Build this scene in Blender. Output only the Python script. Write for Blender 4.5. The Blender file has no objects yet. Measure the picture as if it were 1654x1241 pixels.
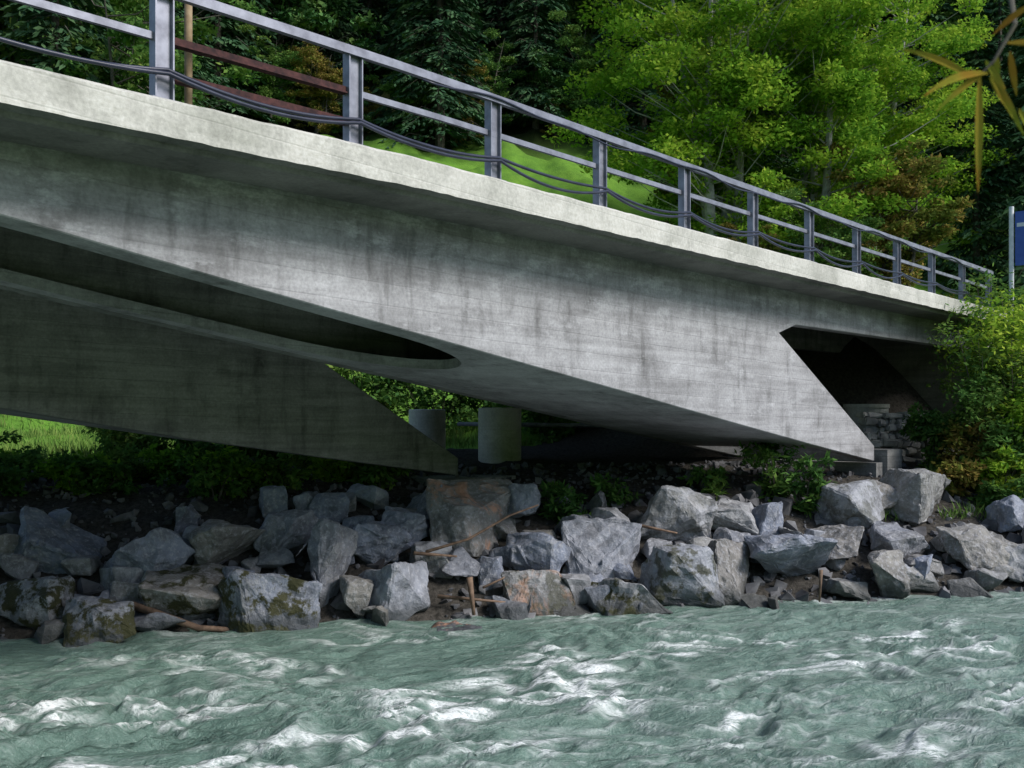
import bpy, bmesh, math, random
import numpy as np
from mathutils import Vector, noise as mnoise
R=math.radians
scene=bpy.context.scene
COL=scene.collection
# ------------------------------------------------------------------ helpers
def uw(u,w): return (.82*u+.572*w, -.572*u+.82*w)
def pn(x,y,seed=0):
    rs=np.random.RandomState(seed+7); g=rs.rand(256,256)*2*np.pi
    xi=np.floor(x).astype(int); yi=np.floor(y).astype(int); fx=x-xi; fy=y-yi
    sx=fx*fx*fx*(fx*(fx*6-15)+10); sy=fy*fy*fy*(fy*(fy*6-15)+10)
    def dt(i,j):
        a=g[(xi+i)%256,(yi+j)%256]; return np.cos(a)*(fx-i)+np.sin(a)*(fy-j)
    a=dt(0,0)*(1-sx)+dt(1,0)*sx; b=dt(0,1)*(1-sx)+dt(1,1)*sx
    return (a*(1-sy)+b*sy)*1.5
def fbm(x,y,o=4,seed=0):
    s=0;a=1
    for i in range(o):
        s=s+a*pn(x*2**i+i*17.3,y*2**i+i*9.1,seed+i); a*=.5
    return s
def obj(name,me,parent=None,mats=(),smooth=False):
    o=bpy.data.objects.new(name,me); COL.objects.link(o)
    for m in mats: me.materials.append(m)
    if parent: o.parent=parent
    me.polygons.foreach_set('use_smooth',np.full(len(me.polygons),bool(smooth)))
    return o
def empty(name):
    o=bpy.data.objects.new(name,None); COL.objects.link(o); return o
def fmesh(name,V,F,mi=None):
    V=np.asarray(V,dtype=np.float32); F=np.asarray(F,dtype=np.int32); n,k=F.shape
    me=bpy.data.meshes.new(name); me.vertices.add(len(V)); me.vertices.foreach_set('co',V.ravel())
    me.loops.add(n*k); me.loops.foreach_set('vertex_index',F.ravel())
    me.polygons.add(n); me.polygons.foreach_set('loop_start',np.arange(n,dtype=np.int32)*k)
    if mi is not None: me.polygons.foreach_set('material_index',np.asarray(mi,dtype=np.int32))
    me.polygons.foreach_set('use_smooth',np.zeros(n,bool))
    me.update(calc_edges=True); return me
class Quads:
    def __init__(s): s.V=[];s.F=[];s.M=[];s.n=0
    def add(s,V,F,m=0):
        V=np.asarray(V,float).reshape(-1,3);F=np.asarray(F,int)
        s.V.append(V);s.F.append(F+s.n);s.M.append(np.full(len(F),m));s.n+=len(V)
    def mesh(s,name): return fmesh(name,np.vstack(s.V),np.vstack(s.F),np.concatenate(s.M))
def box(q,x0,x1,y0,y1,z0,z1,m=0):
    V=[(x,y,z) for x in(x0,x1) for y in(y0,y1) for z in(z0,z1)]
    q.add(V,[(0,1,3,2),(4,6,7,5),(0,4,5,1),(2,3,7,6),(0,2,6,4),(1,5,7,3)],m)
def tube(q,P,rad,sides=6,m=0):
    P=np.asarray(P,float);n=len(P);rad=np.broadcast_to(np.asarray(rad,float),(n,))
    T=np.gradient(P,axis=0);T/=np.linalg.norm(T,axis=1)[:,None]+1e-9
    ref=np.array([.13,.2,1.0]) if abs(T[:,2]).mean()<.8 else np.array([1.,.1,0])
    A=np.cross(T,ref);A/=np.linalg.norm(A,axis=1)[:,None]+1e-9;B=np.cross(T,A)
    an=np.arange(sides)*2*np.pi/sides
    V=P[:,None,:]+rad[:,None,None]*(np.cos(an)[None,:,None]*A[:,None,:]+np.sin(an)[None,:,None]*B[:,None,:])
    F=[]
    for i in range(n-1):
        for j in range(sides):
            k=(j+1)%sides;F.append((i*sides+j,i*sides+k,(i+1)*sides+k,(i+1)*sides+j))
    V=V.reshape(-1,3);base=len(V);V=np.vstack([V,P[0],P[-1]])
    if sides>=6:
        for j in range(0,sides-1,2):
            F.append((base,(j+2)%sides,(j+1)%sides,j)); o=(n-1)*sides
            F.append((base+1,o+j,o+(j+1)%sides,o+(j+2)%sides))
    q.add(V,F,m)
def leaves(q,C,size,rs,m=0,up=.3,aspect=.55,D=None,droop=0):
    n=len(C);C=np.asarray(C,float)
    if D is None:
        D=rs.normal(size=(n,3));D[:,2]=D[:,2]*.6-droop
    D=D/(np.linalg.norm(D,axis=1)[:,None]+1e-9)
    N=rs.normal(size=(n,3));N[:,2]+=up*3
    S=np.cross(D,N);S/=np.linalg.norm(S,axis=1)[:,None]+1e-9
    L=(size*(.6+.8*rs.rand(n)))[:,None]
    V=np.stack([C,C+D*L*.45+S*L*aspect*.5,C+D*L,C+D*L*.45-S*L*aspect*.5],1).reshape(-1,3)
    q.add(V,np.arange(n*4).reshape(n,4),m)
# ------------------------------------------------------------------ materials
def newmat(name):
    m=bpy.data.materials.new(name);m.use_nodes=True;nt=m.node_tree;nt.nodes.clear();return m,nt
def nd(nt,t,**k):
    n=nt.nodes.new(t)
    for a,b in k.items():
        if a.startswith('_'): n.inputs[a[1:].replace('_',' ')].default_value=b
        else: setattr(n,a,b)
    return n
def ramp(nt,fac,stops):
    r=nt.nodes.new('ShaderNodeValToRGB');e=r.color_ramp.elements
    while len(e)<len(stops): e.new(.5)
    for i,(p,c) in enumerate(stops):
        e[i].position=p;e[i].color=(c,c,c,1) if isinstance(c,(int,float)) else (*c,1)
    nt.links.new(fac,r.inputs[0]);return r.outputs[0]
def noisen(nt,scale,detail=4,rough=.55,vec=None,sc=None,dist=0):
    n=nd(nt,'ShaderNodeTexNoise',_Scale=scale,_Detail=detail,_Roughness=rough,_Distortion=dist)
    if vec is None:
        vec=nd(nt,'ShaderNodeNewGeometry').outputs['Position']
    if sc:
        mp=nd(nt,'ShaderNodeMapping');mp.inputs['Scale'].default_value=sc;nt.links.new(vec,mp.inputs['Vector']);vec=mp.outputs[0]
    nt.links.new(vec,n.inputs['Vector']);return n.outputs['Fac']
def mix(nt,f,a,b,bt='MIX'):
    n=nt.nodes.new('ShaderNodeMix');n.data_type='RGBA';n.blend_type=bt
    for s,i in((f,0),(a,6),(b,7)):
        if isinstance(s,(int,float)): n.inputs[i].default_value=s if i==0 else (s,s,s,1)
        elif isinstance(s,tuple): n.inputs[i].default_value=(*s,1)
        else: nt.links.new(s,n.inputs[i])
    return n.outputs[2]
def mth(nt,op,a,b=0.0,c=None):
    n=nt.nodes.new('ShaderNodeMath');n.operation=op
    for i,s in enumerate((a,b) if c is None else (a,b,c)):
        if isinstance(s,(int,float)): n.inputs[i].default_value=s
        else: nt.links.new(s,n.inputs[i])
    return n.outputs[0]
def finish(nt,color,rough=.8,bump=None,bs=.3,bd=.02,metal=0,spec=.4):
    p=nd(nt,'ShaderNodeBsdfPrincipled')
    if isinstance(color,tuple): p.inputs['Base Color'].default_value=(*color,1)
    else: nt.links.new(color,p.inputs['Base Color'])
    if isinstance(rough,(int,float)): p.inputs['Roughness'].default_value=rough
    else: nt.links.new(rough,p.inputs['Roughness'])
    p.inputs['Metallic'].default_value=metal;p.inputs['Specular IOR Level'].default_value=spec
    if bump is not None:
        b=nd(nt,'ShaderNodeBump',_Strength=bs,_Distance=bd);nt.links.new(bump,b.inputs['Height']);nt.links.new(b.outputs[0],p.inputs['Normal'])
    o=nd(nt,'ShaderNodeOutputMaterial');nt.links.new(p.outputs[0],o.inputs[0]);return p
def concrete(name,light,dark,stain=.5,brd_amt=.4,lime_amt=.4,shade_stain=0):
    m,nt=newmat(name)
    big=noisen(nt,.85,5,.65,dist=.5);fine=noisen(nt,26,3,.7)
    brd=noisen(nt,1.0,4,.6,sc=(.45,.45,9))
    drip=noisen(nt,1.0,3,.6,sc=(5,5,1.1),dist=.4)
    lime=noisen(nt,2.4,6,.75,sc=(.55,.55,1.4))
    c=mix(nt,ramp(nt,big,[(.33,0),(.61,1)]),dark,light)
    c=mix(nt,brd_amt,c,mix(nt,ramp(nt,brd,[(.38,0),(.6,1)]),dark,light))
    g=nd(nt,'ShaderNodeNewGeometry');sp=nd(nt,'ShaderNodeSeparateXYZ');nt.links.new(g.outputs['Position'],sp.inputs[0])
    fr=mth(nt,'FRACT',mth(nt,'MULTIPLY',mth(nt,'ADD',sp.outputs[2],mth(nt,'MULTIPLY',sp.outputs[0],.03)),4.2))
    joint=ramp(nt,fr,[(0,1),(.05,0),(.95,0),(1,1)])
    c=mix(nt,mth(nt,'MULTIPLY',mth(nt,'MULTIPLY',joint,ramp(nt,lime,[(.4,1),(.62,.2)])),.45),c,dark)
    dm=mth(nt,'MULTIPLY',ramp(nt,drip,[(.50,0),(.75,1)]),ramp(nt,big,[(.42,1),(.62,0.1)]))
    c=mix(nt,mth(nt,'MULTIPLY',dm,stain),c,(dark[0]*.3,dark[1]*.3,dark[2]*.28))
    if shade_stain:  # overhang shade plus weather staining put into the colour towards the wall top
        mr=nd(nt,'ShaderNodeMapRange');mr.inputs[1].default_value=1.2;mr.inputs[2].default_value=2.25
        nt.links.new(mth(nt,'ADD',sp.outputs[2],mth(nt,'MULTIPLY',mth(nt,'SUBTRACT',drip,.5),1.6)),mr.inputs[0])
        c=mix(nt,mth(nt,'MULTIPLY',mr.outputs[0],mth(nt,'MULTIPLY',ramp(nt,lime,[(.38,1),(.62,.35)]),shade_stain)),c,(dark[0]*.42,dark[1]*.41,dark[2]*.40))
    c=mix(nt,mth(nt,'MULTIPLY',ramp(nt,lime,[(.54,0),(.66,1)]),lime_amt),c,(light[0]*1.3,light[1]*1.31,light[2]*1.32))
    c=mix(nt,.25,c,ramp(nt,fine,[(.3,.1),(.7,.8)]),'OVERLAY')
    b=mth(nt,'ADD',mth(nt,'MULTIPLY',fine,.3),mth(nt,'MULTIPLY',brd,.8)) 
    b=mth(nt,'SUBTRACT',b,mth(nt,'MULTIPLY',joint,.3))
    finish(nt,c,.85,b,.5,.015);return m
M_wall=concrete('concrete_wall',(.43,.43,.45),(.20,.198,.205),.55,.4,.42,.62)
M_far=concrete('concrete_far_shaded',(.30,.30,.29),(.12,.12,.118),.7,.45,.3,.5)  # darker copy of the wall concrete; under-deck shade is put into its colour
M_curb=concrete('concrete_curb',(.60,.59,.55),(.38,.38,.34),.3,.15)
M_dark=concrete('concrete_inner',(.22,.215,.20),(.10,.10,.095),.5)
def simple(name,c1,c2,scale=8,rough=.6,metal=0,bs=.2):
    m,nt=newmat(name);n=noisen(nt,scale,4,.6)
    finish(nt,mix(nt,ramp(nt,n,[(.35,0),(.65,1)]),c1,c2),rough,n,bs,.01,metal);return m
M_steel=simple('galvanised_steel',(.17,.175,.215),(.29,.30,.36),6,.45,.4)
M_rust=simple('rusty_steel',(.022,.008,.010),(.085,.030,.028),13,.85)
M_hose=simple('black_hose',(.02,.024,.045),(.04,.045,.075),5,.35)
M_wood=simple('weathered_wood',(.22,.15,.08),(.33,.25,.15),10,.8)
M_bark=simple('bark',(.05,.045,.035),(.12,.11,.09),7,.9)
M_barkl=simple('pale_bark',(.24,.24,.21),(.42,.41,.37),5,.9)
M_asph=simple('asphalt',(.045,.045,.045),(.06,.06,.06),20,.9)
M_white=simple('white_paint',(.6,.62,.65),(.75,.76,.78),6,.5)
M_blue=simple('blue_paint',(.03,.08,.35),(.05,.12,.42),4,.4)
def leafmat(name,cols,trans=.35,nscale=.6):
    m,nt=newmat(name)
    g=nd(nt,'ShaderNodeNewGeometry');r=g.outputs['Random Per Island']
    oi=nd(nt,'ShaderNodeObjectInfo')
    n=noisen(nt,nscale,1,.5)
    f=mth(nt,'ADD',mth(nt,'MULTIPLY',r,.45),mth(nt,'MULTIPLY',ramp(nt,n,[(.35,0),(.65,1)]),.4))
    f=mth(nt,'ADD',f,mth(nt,'MULTIPLY',oi.outputs['Random'],.15))
    c=ramp(nt,f,[(i/(len(cols)-1),cc) for i,cc in enumerate(cols)])
    o=nd(nt,'ShaderNodeOutputMaterial')
    if trans==0:
        d=nd(nt,'ShaderNodeBsdfDiffuse');nt.links.new(c,d.inputs['Color']);nt.links.new(d.outputs[0],o.inputs[0]);return m
    d=nd(nt,'ShaderNodeBsdfDiffuse');t=nd(nt,'ShaderNodeBsdfTranslucent');mx=nd(nt,'ShaderNodeMixShader',_Fac=trans)
    nt.links.new(c,d.inputs['Color']);nt.links.new(c,t.inputs['Color'])
    nt.links.new(d.outputs[0],mx.inputs[1]);nt.links.new(t.outputs[0],mx.inputs[2])
    nt.links.new(mx.outputs[0],o.inputs[0]);return m
M_lbright=leafmat('leaf_bright',[(.08,.19,.025),(.17,.35,.035),(.31,.48,.05),(.50,.58,.08)],.38)
M_lmid=leafmat('leaf_mid',[(.035,.09,.03),(.08,.18,.045),(.14,.25,.055),(.23,.30,.07)],.25)
M_ldark=leafmat('leaf_dark',[(.025,.065,.028),(.05,.13,.045),(.09,.18,.055),(.15,.22,.06)],0)
M_needle=leafmat('spruce_needles',[(.022,.055,.03),(.04,.095,.048),(.07,.135,.062),(.10,.17,.07)],0)
M_autumn=leafmat('leaf_autumn',[(.08,.13,.03),(.17,.21,.04),(.28,.19,.06),(.27,.32,.06)],.25)
M_twig=leafmat('willow_leaf',[(.08,.14,.02),(.18,.24,.03),(.32,.26,.04),(.36,.14,.03)],.4,14)
M_grassb=leafmat('grass_blades',[(.07,.14,.03),(.13,.22,.05),(.24,.30,.08)],0)
# rock
def rockmat():
    m,nt=newmat('boulder_stone');oi=nd(nt,'ShaderNodeObjectInfo')
    base=ramp(nt,oi.outputs['Random'],[(0,(.19,.22,.29)),(.3,(.25,.275,.34)),(.5,(.33,.34,.37)),(.72,(.27,.27,.265)),(.85,(.24,.225,.205)),(1,(.20,.235,.32))])
    n=noisen(nt,2.5,5,.65);f=noisen(nt,14,5,.7);v=noisen(nt,1.3,5,.75,dist=1.2)
    c=mix(nt,ramp(nt,n,[(.40,.0),(.58,1)]),mix(nt,.5,base,.06),base)
    c=mix(nt,ramp(nt,f,[(.5,0),(.68,.6)]),c,(.49,.50,.54))
    c=mix(nt,ramp(nt,v,[(.57,0),(.62,.25),(.68,0)]),c,(.42,.40,.36))
    g=nd(nt,'ShaderNodeNewGeometry');sp=nd(nt,'ShaderNodeSeparateXYZ');nt.links.new(g.outputs['Position'],sp.inputs[0])
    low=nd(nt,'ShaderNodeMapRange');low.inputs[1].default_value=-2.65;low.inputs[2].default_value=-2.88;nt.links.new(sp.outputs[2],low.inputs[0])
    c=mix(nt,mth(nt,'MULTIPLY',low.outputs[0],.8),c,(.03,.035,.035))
    at=nd(nt,'ShaderNodeAttribute',attribute_name='moss',attribute_type='OBJECT')
    ms=mth(nt,'MULTIPLY',ramp(nt,noisen(nt,3.2,5,.7),[(.49,0),(.56,1)]),at.outputs['Fac'])
    c=mix(nt,ms,c,mix(nt,f,(.02,.022,.008),(.07,.07,.025)))
    at2=nd(nt,'ShaderNodeAttribute',attribute_name='rust',attribute_type='OBJECT')
    rs_=mth(nt,'MULTIPLY',ramp(nt,v,[(.51,0),(.64,1)]),at2.outputs['Fac'])
    c=mix(nt,rs_,c,(.50,.26,.16))
    finish(nt,c,.72,mth(nt,'ADD',mth(nt,'MULTIPLY',n,1.0),mth(nt,'MULTIPLY',f,.5)),.9,.06);return m
M_rock=rockmat()
M_rub=simple('rubble_stone',(.045,.045,.05),(.20,.20,.21),1.7,.9)
def groundmat():
    m,nt=newmat('ground_soil_grass');at=nd(nt,'ShaderNodeAttribute',attribute_name='grass')
    n=noisen(nt,.35,5,.7);f=noisen(nt,12,4,.7);f2=noisen(nt,1.3,4,.7)
    soil=mix(nt,ramp(nt,f,[(.3,0),(.7,1)]),(.022,.021,.018),(.09,.082,.072))
    gr=mix(nt,ramp(nt,n,[(.3,0),(.7,1)]),(.10,.24,.03),(.20,.37,.05))
    gr=mix(nt,ramp(nt,f2,[(.4,0),(.7,.7)]),gr,(.08,.18,.03))
    at2=nd(nt,'ShaderNodeAttribute',attribute_name='forest')
    gr=mix(nt,at2.outputs['Fac'],gr,(.02,.03,.01))
    finish(nt,mix(nt,at.outputs['Fac'],soil,gr),.95,f,.8,.06,spec=.1);return m
M_ground=groundmat()
def watermat():
    m,nt=newmat('glacial_water');at=nd(nt,'ShaderNodeAttribute',attribute_name='foam')
    g=nd(nt,'ShaderNodeNewGeometry');mp=nd(nt,'ShaderNodeMapping');mp.inputs['Rotation'].default_value=(0,0,R(34.9));nt.links.new(g.outputs['Position'],mp.inputs['Vector'])
    a=noisen(nt,1.0,5,.65,vec=mp.outputs[0],sc=(3.4,8.5,3),dist=.7);b=noisen(nt,1.0,5,.7,vec=mp.outputs[0],sc=(8,26,8),dist=1.2)
    big=noisen(nt,.4,2,.5)
    c=mix(nt,big,(.10,.175,.14),(.155,.245,.205))
    fo=mth(nt,'MULTIPLY',at.outputs['Fac'],ramp(nt,mth(nt,'ADD',mth(nt,'MULTIPLY',a,.35),mth(nt,'MULTIPLY',b,.65)),[(.40,0.0),(.54,1)]))
    fo=mth(nt,'MINIMUM',mth(nt,'MULTIPLY',fo,1.25),1.0)
    c=mix(nt,fo,c,(.86,.90,.89))
    h=mth(nt,'ADD',a,mth(nt,'MULTIPLY',b,.45))
    finish(nt,c,mth(nt,'ADD',.27,mth(nt,'MULTIPLY',fo,.6)),h,.9,.08,spec=.5);return m
M_water=watermat()
# ------------------------------------------------------------------ terrain
def ground_z(u,w,nz=True):
    u=np.asarray(u,float);w=np.asarray(w,float)
    base=np.interp(w,[-120,-20,0,2,4,13.2,14.2,17.2,18.5,22,34,63,130,330],[30,.5,-1.6,-2.2,-4,-4,-3.2,-1.65,-1.25,-.95,-.65,17,58,170])
    X=.82*u+.572*w;Y=-.572*u+.82*w
    def ss(t): t=np.clip(t,0,1);return t*t*(3-2*t)
    dist=np.maximum(np.maximum(7.0-Y,Y-18.0),0)
    e=ss((w-21.6-np.clip(Y-12.5,0,6)*.95)/3.6)*ss(1-dist/4)
    z=np.maximum(base,base+(2.33-base)*e)
    if nz:
        a=np.interp(w,[-10,0,14,22,40,80],[.3,.1,.08,.06,.3,1.2])*(1-e*.8)
        z=z+a*fbm(u*.25,w*.25,3,5)+np.interp(w,[13,15,20,30],[.02,.07,.06,.03])*fbm(u*2.1,w*2.1,3,9)*(1-e*.5)
    return z
def gzf(u,w): return float(ground_z(np.array([u]),np.array([w]))[0])
us=np.concatenate([np.linspace(-160,-12,50)[:-1],np.arange(-12,26,.16),np.linspace(26,260,70)])
ws=np.concatenate([np.linspace(-120,0,25)[:-1],np.linspace(0,13,20)[:-1],np.arange(13,28,.16),np.linspace(28,70,60)[1:],np.linspace(70,330,60)[1:]])
U,W=np.meshgrid(us,ws);Z=ground_z(U,W);X,Y=uw(U,W)
def gridF(nr,nc):
    i=np.arange(nr-1)[:,None]*nc+np.arange(nc-1)[None,:];i=i.ravel();return np.stack([i,i+1,i+nc+1,i+nc],1)
me=fmesh('ground',np.stack([X,Y,Z],-1).reshape(-1,3),gridF(*U.shape))
gr=np.interp(W+1.2*fbm(U*.3,W*.3,3,3),[21,25],[0,1])
under=(Y>6.5)&(Y<18.3)&(W<30);gr=np.where(under,0.0,gr);gr=np.where(W<3,.8,gr)
a=me.attributes.new('grass','FLOAT','POINT');a.data.foreach_set('value',gr.ravel().astype(np.float32))
a=me.attributes.new('forest','FLOAT','POINT');a.data.foreach_set('value',np.interp(W,[62,66],[0,1]).ravel().astype(np.float32))
obj('ground',me,None,[M_ground],True)
# ------------------------------------------------------------------ water
us=np.concatenate([np.linspace(-60,-7,40)[:-1],np.arange(-7,16,.045),np.linspace(16,80,40)])
ws=np.concatenate([np.linspace(1.5,6.5,20)[:-1],np.arange(6.5,15.2,.04)])
U,W=np.meshgrid(us,ws)
wu=U+.6*fbm(U*.5,W*.5,2,41);ww=W+.35*fbm(U*.6,W*.6,2,43)
def ridge(x,y,s): return 1-np.sqrt((pn(x,y,s)*2.2)**2+.02)
r1=ridge(wu*.7+3,ww*1.4,21)
r2=ridge(wu*1.3+8,ww*3.0,22)
r3=ridge(wu*2.6+1,ww*6,23)
amp=np.interp(W,[6,10,13,14.6],[1.1,1,.8,.4])*(.5+.9*np.clip(.5+pn(U*.18,W*.25,30),0,1.3))
Z=-2.95+amp*(.06*r1+.05*r2+.03*r3+.035*fbm(wu*2.6,ww*5.5,3,24)+.09*fbm(U*.4,W*.7,2,25))-.07
n_=fbm(wu*1.5+4,ww*4.5,5,51)
m1=np.clip(-.05+fbm(U*.30+1.7,W*.55+.4,2,31)*2.2,0,1);m2=np.clip(.05+fbm(U*.45+5,W*.8,2,33)*2.0,0,1)
foam=m1*np.clip(.12+n_*1.6+(r1-.4)*1.3,0,1)+m2*np.clip((r2-.55)*3+n_*1.0,0,1)*.9+.28*np.clip((r3-.55)*3+n_*.8,0,1)*np.clip(.5+pn(U*.25+2,W*.3,35)*2,0,1)
foam=np.clip(foam*np.interp(W,[6,11,14],[1.3,.95,.4])*np.interp(U,[-3,3],[.8,1]),0,1)
X,Y=uw(U,W)
me=fmesh('river_water',np.stack([X,Y,Z],-1).reshape(-1,3),gridF(*U.shape))
a=me.attributes.new('foam','FLOAT','POINT');a.data.foreach_set('value',foam.ravel().astype(np.float32))
obj('river_water',me,None,[M_water],True)
# ------------------------------------------------------------------ bridge
bridge=empty('concrete_arch_bridge')
def zd(X): return -.02*max(0,7-X) if X>-4 else -.22-.02*(-4-X)*-1
def prism(name,pts,y0,y1,mat):
    bm=bmesh.new();a=[bm.verts.new((x,y0,z)) for x,z in pts];b=[bm.verts.new((x,y1,z)) for x,z in pts]
    n=len(pts);bm.faces.new(a);bm.faces.new(b[::-1])
    for i in range(n): bm.faces.new((a[(i+1)%n],a[i],b[i],b[(i+1)%n]))
    bmesh.ops.recalc_face_normals(bm,faces=bm.faces)
    es=[e for e in bm.edges if len(e.link_faces)==2 and e.calc_face_angle(0)>.15]
    bmesh.ops.bevel(bm,geom=es,offset=.012,segments=1,affect='EDGES')
    bmesh.ops.triangulate(bm,faces=bm.faces)
    me=bpy.data.meshes.new(name);bm.to_mesh(me);bm.free();return obj(name,me,bridge,[mat])
bot=[(20.74,-.96),(17.8,-.55),(15.16,-.17),(11.57,.36),(7.92,.89),(5.5,1.24),(3.15,1.60),(1,1.78),(-1.5,1.9),(-4,1.92)]
def wallpts(sx=0,sz=0,top=2.31,topl=2.1):
    r=[(27.2,top),(27.2,1.72),(17.1+sx,1.68),(16.44+sx,1.49),(20.74+sx,-.63+sz)]+[(x+sx,z+(sz if x>14 else sz*.6)) for x,z in bot]
    l=[(-8-x+2*sx,z) for x,z in r[::-1] if x!=-4+sx]
    l[-1]=(-35,1.72);l=l[:-1]+[(-35,1.72),(-35,topl)]
    return r+l+[(-4,topl),(2,2.2),(7,top)]
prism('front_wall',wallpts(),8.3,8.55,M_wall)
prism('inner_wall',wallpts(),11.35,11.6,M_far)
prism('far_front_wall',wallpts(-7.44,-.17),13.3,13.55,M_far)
bx=np.array([p[0] for p in bot][::-1]);bz=np.array([p[1] for p in bot][::-1])
def zb(x,sx=0): 
    x=x-sx
    if x<-4:x=-8-x
    return float(np.interp(x,bx,bz))
def strip(q,xs,ya,yb,sx=0,sz=0,th=.13,lift=.004):
    n=len(xs);V=[];
    for x,a,b in zip(xs,ya,yb):
        z=zb(x,sx)+sz+lift;V+=[(x,a,z),(x,b,z),(x,b,z+th),(x,a,z+th)]
    F=[]
    for i in range(n-1):
        for j in range(4):
            k=(j+1)%4;F.append((i*4+j,i*4+k,i*4+4+k,i*4+4+j))
    F+=[(0,3,2,1),(n*4-4,n*4-3,n*4-2,n*4-1)];q.add(V,F)
q=Quads()
x0,xt=7.6,9.6;yc,hw=9.88,1.2
xs=list(np.arange(-17.5,7.5,.5))+list(x0+(xt-x0)*np.sin(np.linspace(0,np.pi/2,24)))
o_=[hw*math.sqrt(max(0,1-((max(x,x0)-x0)/(xt-x0))**2)) for x in xs]
strip(q,xs,[8.55]*len(xs),[yc-a for a in o_]);strip(q,xs,[yc+a for a in o_],[11.35]*len(xs))
xs=[xt]+list(np.arange(10,18.6,.5));strip(q,xs,[8.55]*len(xs),[11.35]*len(xs))
xs=list(np.arange(-27,-17.4,.5));strip(q,xs,[8.55]*len(xs),[11.35]*len(xs))
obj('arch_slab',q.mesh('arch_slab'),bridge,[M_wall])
q=Quads();xs=list(np.arange(-20,8.6,.5));strip(q,xs,[13.55]*len(xs),[14.6]*len(xs),-7.44,-.13)
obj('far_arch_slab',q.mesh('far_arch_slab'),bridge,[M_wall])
# deck loft
rs=np.random.RandomState(4)
xs=np.arange(-36,27.6,.12);sec=[(7.47,2.63),(7.47,2.33),(7.60,2.315),(7.63,2.27),(17.3,2.27),(17.4,2.33),(17.4,2.63),(17.05,2.63),(17.05,2.45),(7.85,2.45),(7.85,2.63),(7.50,2.645)]
n=len(sec);V=np.zeros((len(xs),n,3));jit=fbm(xs*2.3,xs*0,4,77)*.014
for i,x in enumerate(xs):
    for j,(y,z) in enumerate(sec):
        V[i,j]=(x,y,z+zd(x))
V[:,0,2]+=jit-.012;V[:,11,2]+=jit*.6;V[:,1,2]+=fbm(xs*3.1,xs*0+5,3,78)*.010;V[:,0,1]+=fbm(xs*2.9,xs*0+9,3,79)*.008
F=[]
for i in range(len(xs)-1):
    for j in range(n):
        k=(j+1)%n;F.append((i*n+j,(i+1)*n+j,(i+1)*n+k,i*n+k))
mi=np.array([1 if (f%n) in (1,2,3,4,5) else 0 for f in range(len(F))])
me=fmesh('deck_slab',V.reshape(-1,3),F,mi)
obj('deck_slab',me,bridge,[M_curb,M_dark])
q=Quads()
box(q,27.0,27.6,7.9,17.0,-1,2.3)
obj('abutment_wall',q.mesh('abutment_wall'),bridge,[M_dark])
q=Quads();box(q,20.95,21.75,8.1,11.9,-2.2,-.72);box(q,20.6,21.0,8.2,11.8,-2.2,-.99)
box(q,12.8,14.6,13.0,16.8,-2.2,-1.18)
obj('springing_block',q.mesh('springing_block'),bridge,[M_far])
V=[];F=[];xr=[-36,-4,7,27,40,60]
for i,x in enumerate(xr):
    z=2.456+(zd(x) if x<7 else 0);V+=[(x,7.86,z),(x,17.04,z)]
    if i: F.append((2*i-2,2*i,2*i+1,2*i-1))
q=Quads();q.add(V,F);obj('road',q.mesh('road'),None,[M_asph])
# railing
rail=empty('bridge_railing')
q=Quads();PX=[4.15+2*i for i in range(-9,12)]
def top(x): return 2.64+zd(x)
for x in PX:
    z0=top(x);z1=z0+.90
    w,d,t=.17,.10,.014;yc_=7.60
    box(q,x-w/2,x-w/2+t,yc_-d/2,yc_+d/2,z0,z1);box(q,x+w/2-t,x+w/2,yc_-d/2,yc_+d/2,z0,z1)
    box(q,x-w/2+t,x+w/2-t,yc_-.008,yc_+.008,z0,z1-.002)
    box(q,x-.13,x+.13,yc_-.09,yc_+.09,z0-.01,z0+.012)
obj('posts',q.mesh('posts'),rail,[M_steel])
def bar(q,x0,x1,y0,y1,h0,h1):
    xs=np.linspace(x0,x1,max(2,int((x1-x0)/1)));V=[];F=[]
    for x in xs: V+=[(x,y0,top(x)+h0),(x,y1,top(x)+h0),(x,y1,top(x)+h1),(x,y0,top(x)+h1)]
    for i in range(len(xs)-1):
        for j in range(4):
            k=(j+1)%4;F.append((i*4+j,i*4+k,i*4+4+k,i*4+4+j))
    F+=[(0,3,2,1),(len(V)-4,len(V)-3,len(V)-2,len(V)-1)];q.add(V,F)
q=Quads();bar(q,-14,26.3,7.555,7.66,.902,.965)
bar(q,-14,26.3,7.53,7.552,.87,.94)
bar(q,-14,4.07,7.59,7.63,.50,.56);bar(q,6.24,26.3,7.59,7.63,.50,.56)
obj('rails',q.mesh('rails'),rail,[M_steel])
q=Quads();bar(q,4.24,6.06,7.59,7.61,.51,.565);bar(q,4.24,6.06,7.57,7.65,.495,.51);bar(q,4.24,6.06,7.59,7.61,.21,.265);bar(q,4.24,6.06,7.57,7.65,.195,.21);obj('rusty_rails',q.mesh('rusty_rails'),rail,[M_rust])
q=Quads();rs=np.random.RandomState(11)
for kk,(h,sg) in enumerate([(.25,.10),(.21,.15)]):
    P=[]
    for i in range(len(PX)-1):
        s=sg*(.6+.9*rs.rand())
        for t in np.linspace(0,1,12,endpoint=False):
            x=PX[i]+2*t;P.append((x,7.515-.03*kk,top(x)+h-s*4*t*(1-t)*.7))
    tube(q,P,.018,8)
P=[(x,7.515,top(x)+.86+.035*math.sin(x*1.7)+.02*math.sin(x*4.1)) for x in np.arange(7,26.2,.2)];tube(q,P,.011,6)
obj('hoses',q.mesh('hoses'),rail,[M_hose],True)
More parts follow.
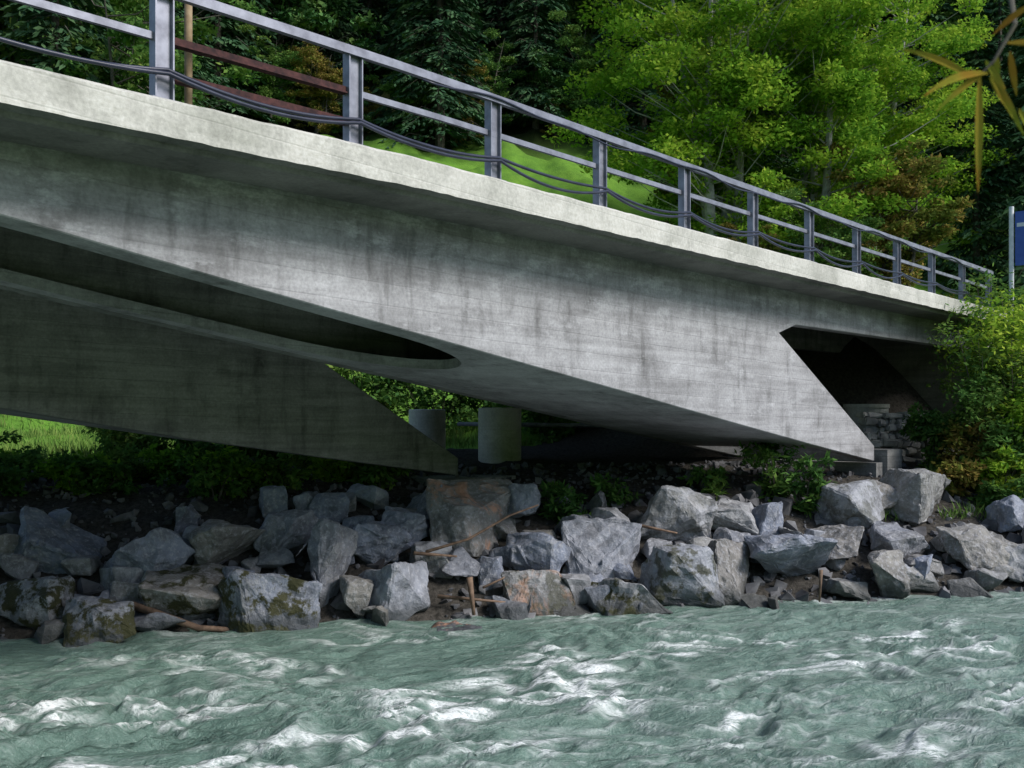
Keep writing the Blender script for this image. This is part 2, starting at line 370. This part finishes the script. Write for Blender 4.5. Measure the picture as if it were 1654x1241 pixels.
q=Quads();tube(q,[(4.62,8.0,2.4),(4.62,8.0,3.2),(4.63,8.02,4.2)],.035,8);obj('wooden_pole',q.mesh('wooden_pole'),None,[M_wood],True)
for (x,y,r_,z0,z1) in [(16.2,14.9,.48,-1.5,.18),(17.0,18.1,.46,-1.5,.16)]:
    q=Quads();N=40;an=np.arange(N)*2*np.pi/N
    V=[];
    for rr,zz in((r_,z0),(r_,z1-.5),(r_-.012,z1-.49),(r_,z1-.48),(r_,z1-.02),(r_-.02,z1),(r_*.78,z1),(r_*.78,z1-.5)):
        V+=[(x+rr*math.cos(t),y+rr*math.sin(t),zz) for t in an]
    F=[(a*N+j,a*N+(j+1)%N,(a+1)*N+(j+1)%N,(a+1)*N+j) for a in range(7) for j in range(N)]
    q.add(V,F);obj('concrete_well_ring',q.mesh('concrete_well_ring'),None,[M_curb],False)
q=Quads();tube(q,[(17.3,17.3,-.2),(16.9,15.2,-.2),(20,13,-.25),(26,11,-.3)],.05,8);obj('drain_pipe',q.mesh('drain_pipe'),None,[M_steel],True)
q=Quads();N=24
for rr0,z0,z1 in((.55,-.6,.20),(.58,.202,.30)):
    V=[(25.2+rr0*math.cos(t*2*math.pi/N),10.3+rr0*math.sin(t*2*math.pi/N),z) for z in(z0,z1) for t in range(N)]+[(25.2,10.3,z1)]
    F=[(j,(j+1)%N,N+(j+1)%N,N+j) for j in range(N)]+[(2*N,N+j,N+(j+1)%N,N+(j+2)%N) for j in range(0,N,2)]
    q.add(V,F)
obj('manhole_shaft',q.mesh('manhole_shaft'),None,[M_curb])
# ------------------------------------------------------------------ rocks
def rock(dx,dy,dz,seed,detail=3,npts=13):
    rs=np.random.RandomState(seed);bm=bmesh.new()
    for i in range(npts):
        v=rs.normal(size=3);v/=np.linalg.norm(v);v=np.sign(v)*np.abs(v)**.75;v/=max(np.abs(v).max(),.8)
        v*=(.84+.16*rs.rand());bm.verts.new((v[0]*dx/2,v[1]*dy/2,v[2]*dz/2))
    r=bmesh.ops.convex_hull(bm,input=bm.verts)
    junk=list({g for g in list(r['geom_interior'])+list(r['geom_unused']) if isinstance(g,bmesh.types.BMVert)})
    bmesh.ops.delete(bm,geom=junk,context='VERTS')
    if detail:
        bmesh.ops.bevel(bm,geom=list(bm.edges),offset=.025*min(dx,dz),segments=1,affect='EDGES',profile=.6)
        bmesh.ops.triangulate(bm,faces=bm.faces)
        for it in range(detail):
            L=[e for e in bm.edges if e.calc_length()>.07]
            if L: bmesh.ops.subdivide_edges(bm,edges=L,cuts=1)
            bmesh.ops.triangulate(bm,faces=bm.faces)
        bm.normal_update();off=Vector(rs.rand(3)*50)
        for v in bm.verts:
            p=v.co*1.0+off
            h=mnoise.fractal(p*2.2,1,2,4)*.06+mnoise.fractal(p*7,1,2,4)*.025-abs(mnoise.noise(p*3.3))*.06
            v.co+=v.normal*h*min(1,max(dx,dz))
    bmesh.ops.recalc_face_normals(bm,faces=bm.faces)
    return bm
RK=[(-3.19,16.25,1.13,1.04),(-1.97,15.78,1.35,0.79),(-1.15,16.12,0.58,0.39),(-0.72,15.86,1.05,0.67),(0.12,16.19,0.94,0.59),(0.80,15.18,0.70,1.50),(1.47,15.91,0.94,0.59),(2.34,16.81,0.79,0.63),(3.19,16.46,1.5,1.15),(4.07,16.76,0.65,0.65),(4.07,15.50,0.85,0.65),(5.08,15.53,1.32,0.97),(6.73,16.50,1.32,0.94),(7.78,16.35,1.00,0.61),(8.44,16.10,0.66,0.66),(6.31,14.96,1.20,0.85),(7.21,14.91,.86,1.0),
(8.19,15.08,1.45,.93),(9.36,15.49,.97,.65),(10.39,16.47,1.15,.92),(11.93,16.79,1.43,.95),(10.76,15.59,.99,.55),(11.99,15.29,1.05,.77),(13.63,16.18,.7,.7),(9.51,14.80,1.14,.73),(10.81,14.88,.64,.42),(-3.35,14.85,.98,.73),(-2.36,14.44,.93,.68),(-1.32,14.91,1.33,.71),(-.15,14.78,1.26,1.12),(1.69,14.80,.93,.93),(3.94,14.61,1.04,.71),(5.19,14.47,1.05,.62),(2.51,13.87,.79,.31),(7.58,14.16,.24,.29),(-4.02,15.94,.55,.55),(12.6,14.95,.76,.54),(5.58,16.21,.64,.48),(1.96,16.27,.81,.56),(2.74,15.42,.59,.39),(7.62,15.65,.64,.42),(8.90,15.83,.65,.44),(11.14,16.81,.71,.53),(-2.01,15.07,.62,.44),(-.6,15.18,.46,.37),(1.09,14.77,.55,.55),(2.36,15.51,.59,.49),(-5.3,15.3,1.3,1.0),(-4.9,14.5,1.0,.8),(-6.6,15.2,1.3,.9),(13.9,15.2,1.2,.8),(15.2,15.8,1.3,.9)]
rs=np.random.RandomState(31);nb=len(RK)
for i in range(85):
    RK.append((-6+21*rs.rand(),14.3+3.0*rs.rand(),.35+.35*rs.rand(),.3+.25*rs.rand()))
riprap=empty('riprap_boulders')
moss={27:1,28:1,29:1,32:1,31:.6,26:1,15:.8,19:.5,12:.4,48:1}
rust={8:.8,31:.45,33:1}
for i,(u,w,sw,sh) in enumerate(RK):
    k=1.22 if i<nb else 1.2
    tall=1.12 if i in (0,1,3,4) else 1
    bm=rock(sw*k,sw*1.0+.15,sh*k*tall,100+i+(300 if i in (1,) else 0),3 if i<nb else 2)
    me=bpy.data.meshes.new('boulder');bm.to_mesh(me);bm.free()
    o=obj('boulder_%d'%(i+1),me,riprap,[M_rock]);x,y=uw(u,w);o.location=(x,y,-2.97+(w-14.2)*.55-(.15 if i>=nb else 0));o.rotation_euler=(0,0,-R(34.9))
    o['moss']=float(moss.get(i,0));o['rust']=float(rust.get(i,0))
tmpl=[]
for i in range(10):
    bm=rock(1,1,.8,500+i,0,11);bmesh.ops.triangulate(bm,faces=bm.faces)
    bm.verts.index_update();tmpl.append((np.array([v.co[:] for v in bm.verts]),np.array([[v.index for v in f.verts] for f in bm.faces])));bm.free()
def scatter(name,n,ur,wr,smin,smax,mat,seed,pw=2.5,lift=.2):
    rs=np.random.RandomState(seed);q=Quads()
    for i in range(n):
        u=ur[0]+(ur[1]-ur[0])*rs.rand();w=wr[0]+(wr[1]-wr[0])*rs.rand();s=smin+(smax-smin)*rs.rand()**pw
        V,F=tmpl[rs.randint(10)];a=rs.rand()*6.28;c,s_=math.cos(a),math.sin(a)
        V=V*s*(.7+.6*rs.rand(3));t=rs.rand()*6.28;V=V@np.array([[1,0,0],[0,math.cos(t),-math.sin(t)],[0,math.sin(t),math.cos(t)]])
        V=V@np.array([[c,-s_,0],[s_,c,0],[0,0,1]]);x,y=uw(u,w)
        q.add(V+np.array([x,y,gzf(u,w)+s*lift]),F)
    return obj(name,q.mesh(name),None,[mat])
scatter('bank_stones',420,(-9,18),(14.2,17.6),.18,.45,M_rub,1,1.5,-.05)
scatter('rubble',5200,(-9,18),(13.9,20.5),.04,.18,M_rub,2)
# dry stone wall: rounded, jittered blocks
q=Quads();rs=np.random.RandomState(8)
dsw=empty('dry_stone_wall')
def block(q,u,w,z,L,D,H):
    bm=bmesh.new();bmesh.ops.create_cube(bm,size=1)
    for v in bm.verts: v.co=Vector((v.co.x*L*(.85+.26*rs.rand()),v.co.y*D*(.8+.5*rs.rand()),v.co.z*H*(.72+.45*rs.rand())))
    bmesh.ops.bevel(bm,geom=list(bm.edges),offset=min(L,H)*.2,segments=2,affect='EDGES')
    bmesh.ops.triangulate(bm,faces=bm.faces)
    bm.verts.index_update();V=np.array([v.co[:] for v in bm.verts])+rs.normal(size=(len(bm.verts),3))*.009;F=np.array([[v.index for v in f.verts] for f in bm.faces]);bm.free()
    t=rs.randn()*.14;V=np.stack([V[:,0]*math.cos(t)-V[:,2]*math.sin(t),V[:,1],V[:,0]*math.sin(t)+V[:,2]*math.cos(t)],1)
    V=np.stack([V[:,0]*.82+V[:,1]*.572,-V[:,0]*.572+V[:,1]*.82,V[:,2]],1);x,y=uw(u,w);q.add(V+np.array([x,y,z]),F)
z=-1.35
while z<-.02:
    hh=.12+.15*rs.rand();u=13.4+rs.rand()*.15
    while u<15.5:
        L=.14+.36*rs.rand();block(q,u+L/2,21.0+(z+1.3)*.08+.05*rs.randn(),z+hh/2+rs.randn()*.02,L,.35,hh);u+=L
    z+=hh*.93
obj('stones',q.mesh('stones'),dsw,[simple('wall_stone',(.20,.20,.20),(.52,.51,.48),1.9,.9)])
q=Quads()
for P,r_ in [([(2.2,15.2,-2.1),(2.9,15.4,-1.95),(3.6,15.5,-1.6),(4.1,15.6,-1.45)],.025),([(2.0,15.1,-2.1),(2.7,15.3,-2.2)],.03),([(5.9,15.9,-1.85),(6.6,15.8,-2.0)],.03),([(-2.0,14.5,-2.6),(-1.1,14.4,-2.95),(-.4,14.3,-3.0)],.06),([(2.75,14.5,-2.4),(2.8,14.4,-2.95)],.05),([(8.2,13.9,-2.4),(8.2,13.95,-2.9)],.03),([(3.0,14.7,-2.6),(3.6,14.9,-2.4)],.02),([(2.3,14.7,-2.7),(3.3,14.5,-2.8)],.03)]:
    P=[(*uw(a,b),c) for a,b,c in P];P=np.array(P);tube(q,P,np.linspace(r_,r_*.5,len(P)),8)
obj('driftwood',q.mesh('driftwood'),None,[simple('driftwood_mat',(.10,.065,.045),(.24,.16,.11),9,.85)],True)
# ------------------------------------------------------------------ vegetation
def deciduous(name,seed,H,Rr,ncl,nleaf,ls,mat,bark,stems=1,cz=.58,low=.42):
    rs=np.random.RandomState(seed);q=Quads();C=[];st=[]
    for s in range(stems):
        b=rs.normal(size=2)*.5*(stems>1);t=rs.normal(size=2)*Rr*.3*(stems>1)
        P=[(b[0]+(t[0])*f+.15*math.sin(f*7+s),b[1]+t[1]*f+.15*math.cos(f*6+s),H*.93*f) for f in np.linspace(0,1,9)]
        tube(q,P,np.linspace(H*.014+.03,.02,9),7,1);st.append(np.array(P))
    ph=rs.rand(6)*6.28
    for i in range(ncl):
        v=rs.normal(size=3);v/=np.linalg.norm(v);r=rs.rand()**.4;az=math.atan2(v[1],v[0])
        k=r*(1+.2*math.sin(az*3+ph[0]+v[2]*2)+.14*math.sin(az*5+ph[1])+.17*math.sin(v[2]*6+ph[2]+az))
        c=np.array([v[0]*Rr*k,v[1]*Rr*k,H*cz+v[2]*H*low*k]);
        if c[2]<H*.1: continue
        P0=st[rs.randint(stems)];hz=max(.1*H,c[2]-.35*np.hypot(c[0],c[1])-.5);f=min(7.9,hz/(H*.93)*8);i0=int(f);p0=P0[i0]*(1-f+i0)+P0[i0+1]*(f-i0)
        mid=(p0+c)/2+np.array([0,0,-.2])+rs.normal(size=3)*.2;tube(q,[p0,mid,c],[.05,.03,.01],4,1)
        s=.45+.75*rs.rand();n=int(nleaf*s*s)
        d=rs.normal(size=(n,3));d/=np.linalg.norm(d,axis=1)[:,None];rr=rs.rand(n)**.5
        pts=c+d*rr[:,None]*np.array([s*1.2,s*1.2,s*.5])*(Rr/5)
        C.append(pts)
    leaves(q,np.vstack(C),ls,rs,0,.5)
    me=q.mesh(name);me.materials.append(mat);me.materials.append(bark);return me
def spruce(name,seed,H,Rr):
    rs=np.random.RandomState(seed);q=Quads();tube(q,[(0,0,0),(0,0,H*.5),(0,0,H)],[H*.014,H*.008,.02],7,1)
    C=[];D=[];z=H*.06
    while z<H*.985:
        f=1-z/H;nb=int(6+rs.rand()*3)
        for b in range(nb):
            az=rs.rand()*6.28;L=Rr*(f**.8)*(.65+.5*rs.rand())+.15;nn=int(8+L*10)
            t=rs.rand(nn)**.7;dx,dy=math.cos(az),math.sin(az);zz=z+L*(.25*t-.55*t*t)
            side=rs.normal(size=nn)*.16*L*(1.05-t)+rs.normal(size=nn)*.05
            p=np.stack([dx*L*t-dy*side,dy*L*t+dx*side,zz-np.abs(side)*.3],1)
            C.append(p);D.append(np.stack([dx*.7-dy*np.sign(side)*.6,dy*.7+dx*np.sign(side)*.6,-.25-.7*rs.rand(nn)],1))
            if b%2: tube(q,[(0,0,z),(dx*L*.6,dy*L*.6,z+L*.0),(dx*L,dy*L,z-L*.28)],[.03,.02,.006],3,1)
        z+=.34+.2*rs.rand()
    leaves(q,np.vstack(C),.52,rs,0,.6,.34,D=np.vstack(D))
    me=q.mesh(name);me.materials.append(M_needle);me.materials.append(M_bark);return me
def place(me,name,u,w,s=1,rz=0,parent=None,dz=-.2):
    o=bpy.data.objects.new(name,me);COL.objects.link(o);x,y=uw(u,w);o.location=(x,y,gzf(u,w)+dz);o.rotation_euler=(0,0,rz);o.scale=(s,s,s*1.0);o.parent=parent;return o
sp=[spruce('spruce_a',1,24,4.2),spruce('spruce_b',2,20,3.6),spruce('spruce_c',3,27,4.4)]
dm=[deciduous('decid_a',5,15,4.6,120,260,.30,M_lmid,M_bark,2),deciduous('decid_b',6,13,4.2,110,260,.30,M_ldark,M_bark,1),deciduous('decid_c',7,11,3.6,90,280,.25,M_autumn,M_bark,2)]
forest=empty('forest')
rs=np.random.RandomState(77);k=0
for w in np.arange(66,100,7.5):
    for u in np.arange(-.42*w-5,1.05*w+6,5.6):
        uu=u+rs.randn()*1.6;ww=w+rs.randn()*1.8
        if rs.rand()<(.40 if w<80 else .15): me=dm[rs.randint(2)];s=1.1+.4*rs.rand()
        else: me=sp[rs.randint(3)];s=.85+.4*rs.rand()
        k+=1;place(me,'tree_%d'%k,uu,ww,s,rs.rand()*6.28,forest,-.5)
for w in (46,54,61):
    for u in np.concatenate([np.arange(-.45*w-4,-.1*w,4.8),np.arange(.46*w,1.1*w+4,5)]):
        uu=u+rs.randn()*1.0;ww=w+rs.randn()*1.5
        if u>0 and u<.75*w and w<56: continue
        me=sp[rs.randint(3)] if rs.rand()<.45 else dm[rs.randint(3)];s=.8+.4*rs.rand();k+=1
        place(me,'tree_%d'%k,uu,ww,s,rs.rand()*6.28,forest,-.5)
for i in range(16):
    u=63*(-.08+.44*i/15)+rs.randn();k+=1;place(dm[rs.randint(3)],'tree_%d'%k,u,65+rs.rand()*2,.3+.3*rs.rand(),rs.rand()*6,forest,-.6)
big=[deciduous('ash_tree_a',21,21,6.2,230,440,.23,M_lbright,M_barkl,5,.55,.48),deciduous('ash_tree_b',22,19,5.2,190,440,.23,M_lbright,M_barkl,4,.52,.47)]
for me,u,w,s,rz in [(big[0],20.8,45,1.0,.5),(big[1],25.8,44,1.0,2),(big[0],30.5,47,.85,3.3),(dm[2],27.8,41,.85,1),(dm[2],22,49,.8,2),(dm[0],24,40,.5,1),(dm[2],21.5,42,.45,1)]:
    place(me,'deciduous_tree',u,w,s,rz,None,-.5)
def shrub(name,seed,H,Rr,n,ls,mat,u,w,stems=8,aspect=.5,dz=-.05,droop=.1):
    rs=np.random.RandomState(seed);q=Quads();C=[]
    for s in range(stems):
        a=rs.rand()*6.28;r=Rr*(.3+.7*rs.rand());h=H*(.5+.5*rs.rand())
        P=np.array([(math.cos(a)*r*.15*1,math.sin(a)*r*.15,0),(math.cos(a)*r*.5,math.sin(a)*r*.5,h*.6),(math.cos(a)*r,math.sin(a)*r,h)])
        tube(q,P,[.02,.014,.005],4,1)
        for j in range(max(3,int(H*4))):
            t=.25+.75*rs.rand();p=P[1]*(1-t)+P[2]*t if t>.5 else P[0]*(1-t)+P[1]*t
            p=p+rs.normal(size=3)*Rr*.2;m=n//(stems*max(3,int(H*4)))
            C.append(p+rs.normal(size=(m,3))*np.array([.17,.17,.09])*min(1,Rr*.8))
    leaves(q,np.vstack(C),ls,rs,0,.7,aspect,droop=droop);me=q.mesh(name);me.materials.append(mat);me.materials.append(M_bark)
    o=obj(name,me);x,y=uw(u,w);o.location=(x,y,gzf(u,w)+dz);return o
for i,(u,w,H,Rr,mat) in enumerate([(14.7,18.3,3.2,.9,M_lmid),(15.8,18.8,4.2,1.4,M_lbright),(14.1,18.0,1.3,.5,M_autumn),(14.6,17.5,1.6,.9,M_lmid),(16.2,17.8,3.0,1.3,M_lmid),(16.6,20.5,4.2,1.4,M_lmid),(15.3,16.9,1.3,.9,M_autumn),(17.6,18.5,4,1.4,M_lmid),(14.2,17.2,.9,.6,M_lbright),(15.0,17.4,2.2,.9,M_lbright),(13.2,17.5,.6,.5,M_autumn),(13.9,16.7,.6,.5,M_lmid),(15.9,16.5,1.5,.9,M_lmid),(14.1,19.2,1.5,.5,M_lmid)]):
    shrub('bank_shrub',200+i,H,Rr,6500 if H>1.4 else 3000,.12,mat,u,w,14)
for i,(u,w,H,Rr,mat,n) in enumerate([(4.9,16.9,.75,.5,M_lmid,1500),(9.3,17.4,1.25,.6,M_lmid,1500),(9.6,16.9,.9,.45,M_lmid,1200),(6.0,17.4,.5,.4,M_lmid,600),(8.0,17.6,.5,.4,M_lmid,600)]):
    shrub('river_bush',230+i,H,Rr,n,.15,mat,u,w,9,.35)
for i in range(18):
    u=-6.5+i*.5+rs.randn()*.2;shrub('bramble_bush',250+i,.40+.3*rs.rand(),.65,2000,.12,M_lbright if i%3==0 else M_lmid,u,17.9+rs.rand()*2.2,9)
for i in range(6):
    u=-3.6+i*.85+rs.randn()*.15;shrub('bramble_bush',270+i,.75+.35*rs.rand(),.8,2600,.13,M_lmid,u,21.5+rs.rand()*1.5,9)
for i,(u,w,H,Rr) in enumerate([(2.4,29,3.0,2.0),(4.6,30,3.4,2.2),(6.9,31,2.8,2.0),(10,32,3.2,2),(-3,33,1.2,1.6),(7.6,27.5,1.6,1.3)]):
    shrub('field_bush',290+i,H,Rr,7000,.18,M_lmid,u,w,14)
q=Quads();rs=np.random.RandomState(5);n=26000
u=-14+26*rs.rand(n);w=21+18*rs.rand(n);X,Y=uw(u,w);ok=((Y>18.3)|(Y<6.5));u,w,X,Y=u[ok],w[ok],X[ok],Y[ok];Zg=ground_z(u,w)
D=np.stack([rs.normal(size=len(u))*.3,rs.normal(size=len(u))*.3,np.ones(len(u))],1)
leaves(q,np.stack([X,Y,Zg-.02],1),.28,rs,0,0,.12,D=D)
n=9000;u=10+7*rs.rand(n);w=16.5+3.5*rs.rand(n);X,Y=uw(u,w);Zg=ground_z(u,w);D=np.stack([rs.normal(size=n)*.5,rs.normal(size=n)*.5,np.ones(n)],1)
ok=(Y<7.6)&(fbm(u*1.2,w*1.2,2,8)>-.1);leaves(q,np.stack([X,Y,Zg-.02],1)[ok],.24,rs,0,0,.08,D=D[ok])
me=q.mesh('meadow_grass');obj('meadow_grass',me,None,[M_grassb])
q=Quads();rs=np.random.RandomState(3)
def blade(p0,p1,wd,sag=.0,m=0):
    p0=np.array(p0,float);p1=np.array(p1,float);n=9;V=[];d=p1-p0;L=np.linalg.norm(d);s=np.cross(d,(0.15,1,.1));s/=np.linalg.norm(s)
    for i in range(n):
        t=i/(n-1);p=p0+d*t+np.array([0,0,sag*L*4*t*(1-t)])
        w_=wd*(math.sin(math.pi*min(1,t*.93+.04))**.8)*(1-.35*t);V+=[p+s*w_,p+np.array([0,.0015,-.0015]),p-s*w_]
    F=[]
    for i in range(n-1):
        F+=[(3*i,3*i+1,3*i+4,3*i+3),(3*i+1,3*i+2,3*i+5,3*i+4)]
    q.add(V,F,m)
def L(px,py,dy=0): return ((px-1600)*.00081,dy,(110-py)*.00081)
for a,b,wd,sg in [((1600,115),(1468,72),.0055,.05),((1598,118),(1455,185),.006,.06),((1580,120),(1572,315),.006,-.03),((1590,118),(1500,190),.005,.04),((1600,120),(1642,225),.006,.03),((1615,95),(1665,140),.006,0),((1620,80),(1654,110),.006,.0),((1600,125),(1625,190),.005,.0),((1640,180),(1640,255),.006,0),((1640,60),(1700,90),.006,0),((1650,20),(1600,60),.005,.05),((1610,85),(1630,140),.005,0)]:
    blade(L(*a,rs.randn()*.02),L(*b,rs.randn()*.04),wd,sg)
tube(q,[L(1580,125),L(1605,100),L(1640,40),L(1660,-60,.05),L(1700,-300,.1),L(1800,-700,.2)],[.0012,.002,.003,.004,.006,.01],6,1)
me=q.mesh('willow_branch');o=obj('willow_branch',me,None,[M_twig,M_bark]);o.location=(1.387,.401,.457);o.rotation_euler=(0,0,R(-48.1))
q=Quads();sx,sy=27.9,7.55
tube(q,[(sx,sy,2.2),(sx,sy,5.45)],.06,10,0);tube(q,[(sx,sy-.35,2.2),(sx,sy-.35,5.3)],.04,10,0)
box(q,sx-.03,sx+.03,sy-.9,sy-.1,3.9,5.3,1);box(q,sx-.035,sx-.03,sy-.86,sy-.14,4.9,5.0,0)
me=q.mesh('road_sign');obj('road_sign',me,None,[M_white,M_blue])
# ------------------------------------------------------------------ light, world, camera
wd=bpy.data.worlds.new('World');scene.world=wd;wd.use_nodes=True;nt=wd.node_tree
sky=nt.nodes.new('ShaderNodeTexSky');sky.sky_type='NISHITA';sky.sun_disc=False;sky.sun_elevation=R(40)
bg=nt.nodes['Background'];bg.inputs[1].default_value=.15;nt.links.new(sky.outputs[0],bg.inputs[0])
sd=Vector((.22,-.74,.65)).normalized()
sky.sun_rotation=math.atan2(sd.x,sd.y)
sl=bpy.data.lights.new('sun','SUN');sl.energy=3.8;sl.angle=R(20);sl.color=(1,.96,.92);so=bpy.data.objects.new('sun',sl);COL.objects.link(so);so.rotation_euler=sd.to_track_quat('Z','Y').to_euler()
cam=bpy.data.cameras.new('camera');co=bpy.data.objects.new('camera',cam);COL.objects.link(co);scene.camera=co
cam.sensor_width=36;cam.lens=34.82;cam.shift_y=.0311;cam.clip_end=2000;cam.clip_start=.05;co.rotation_euler=(R(90),0,R(-48.1))
cam.dof.use_dof=True;cam.dof.focus_distance=13;cam.dof.aperture_fstop=8
scene.view_settings.view_transform='Standard'
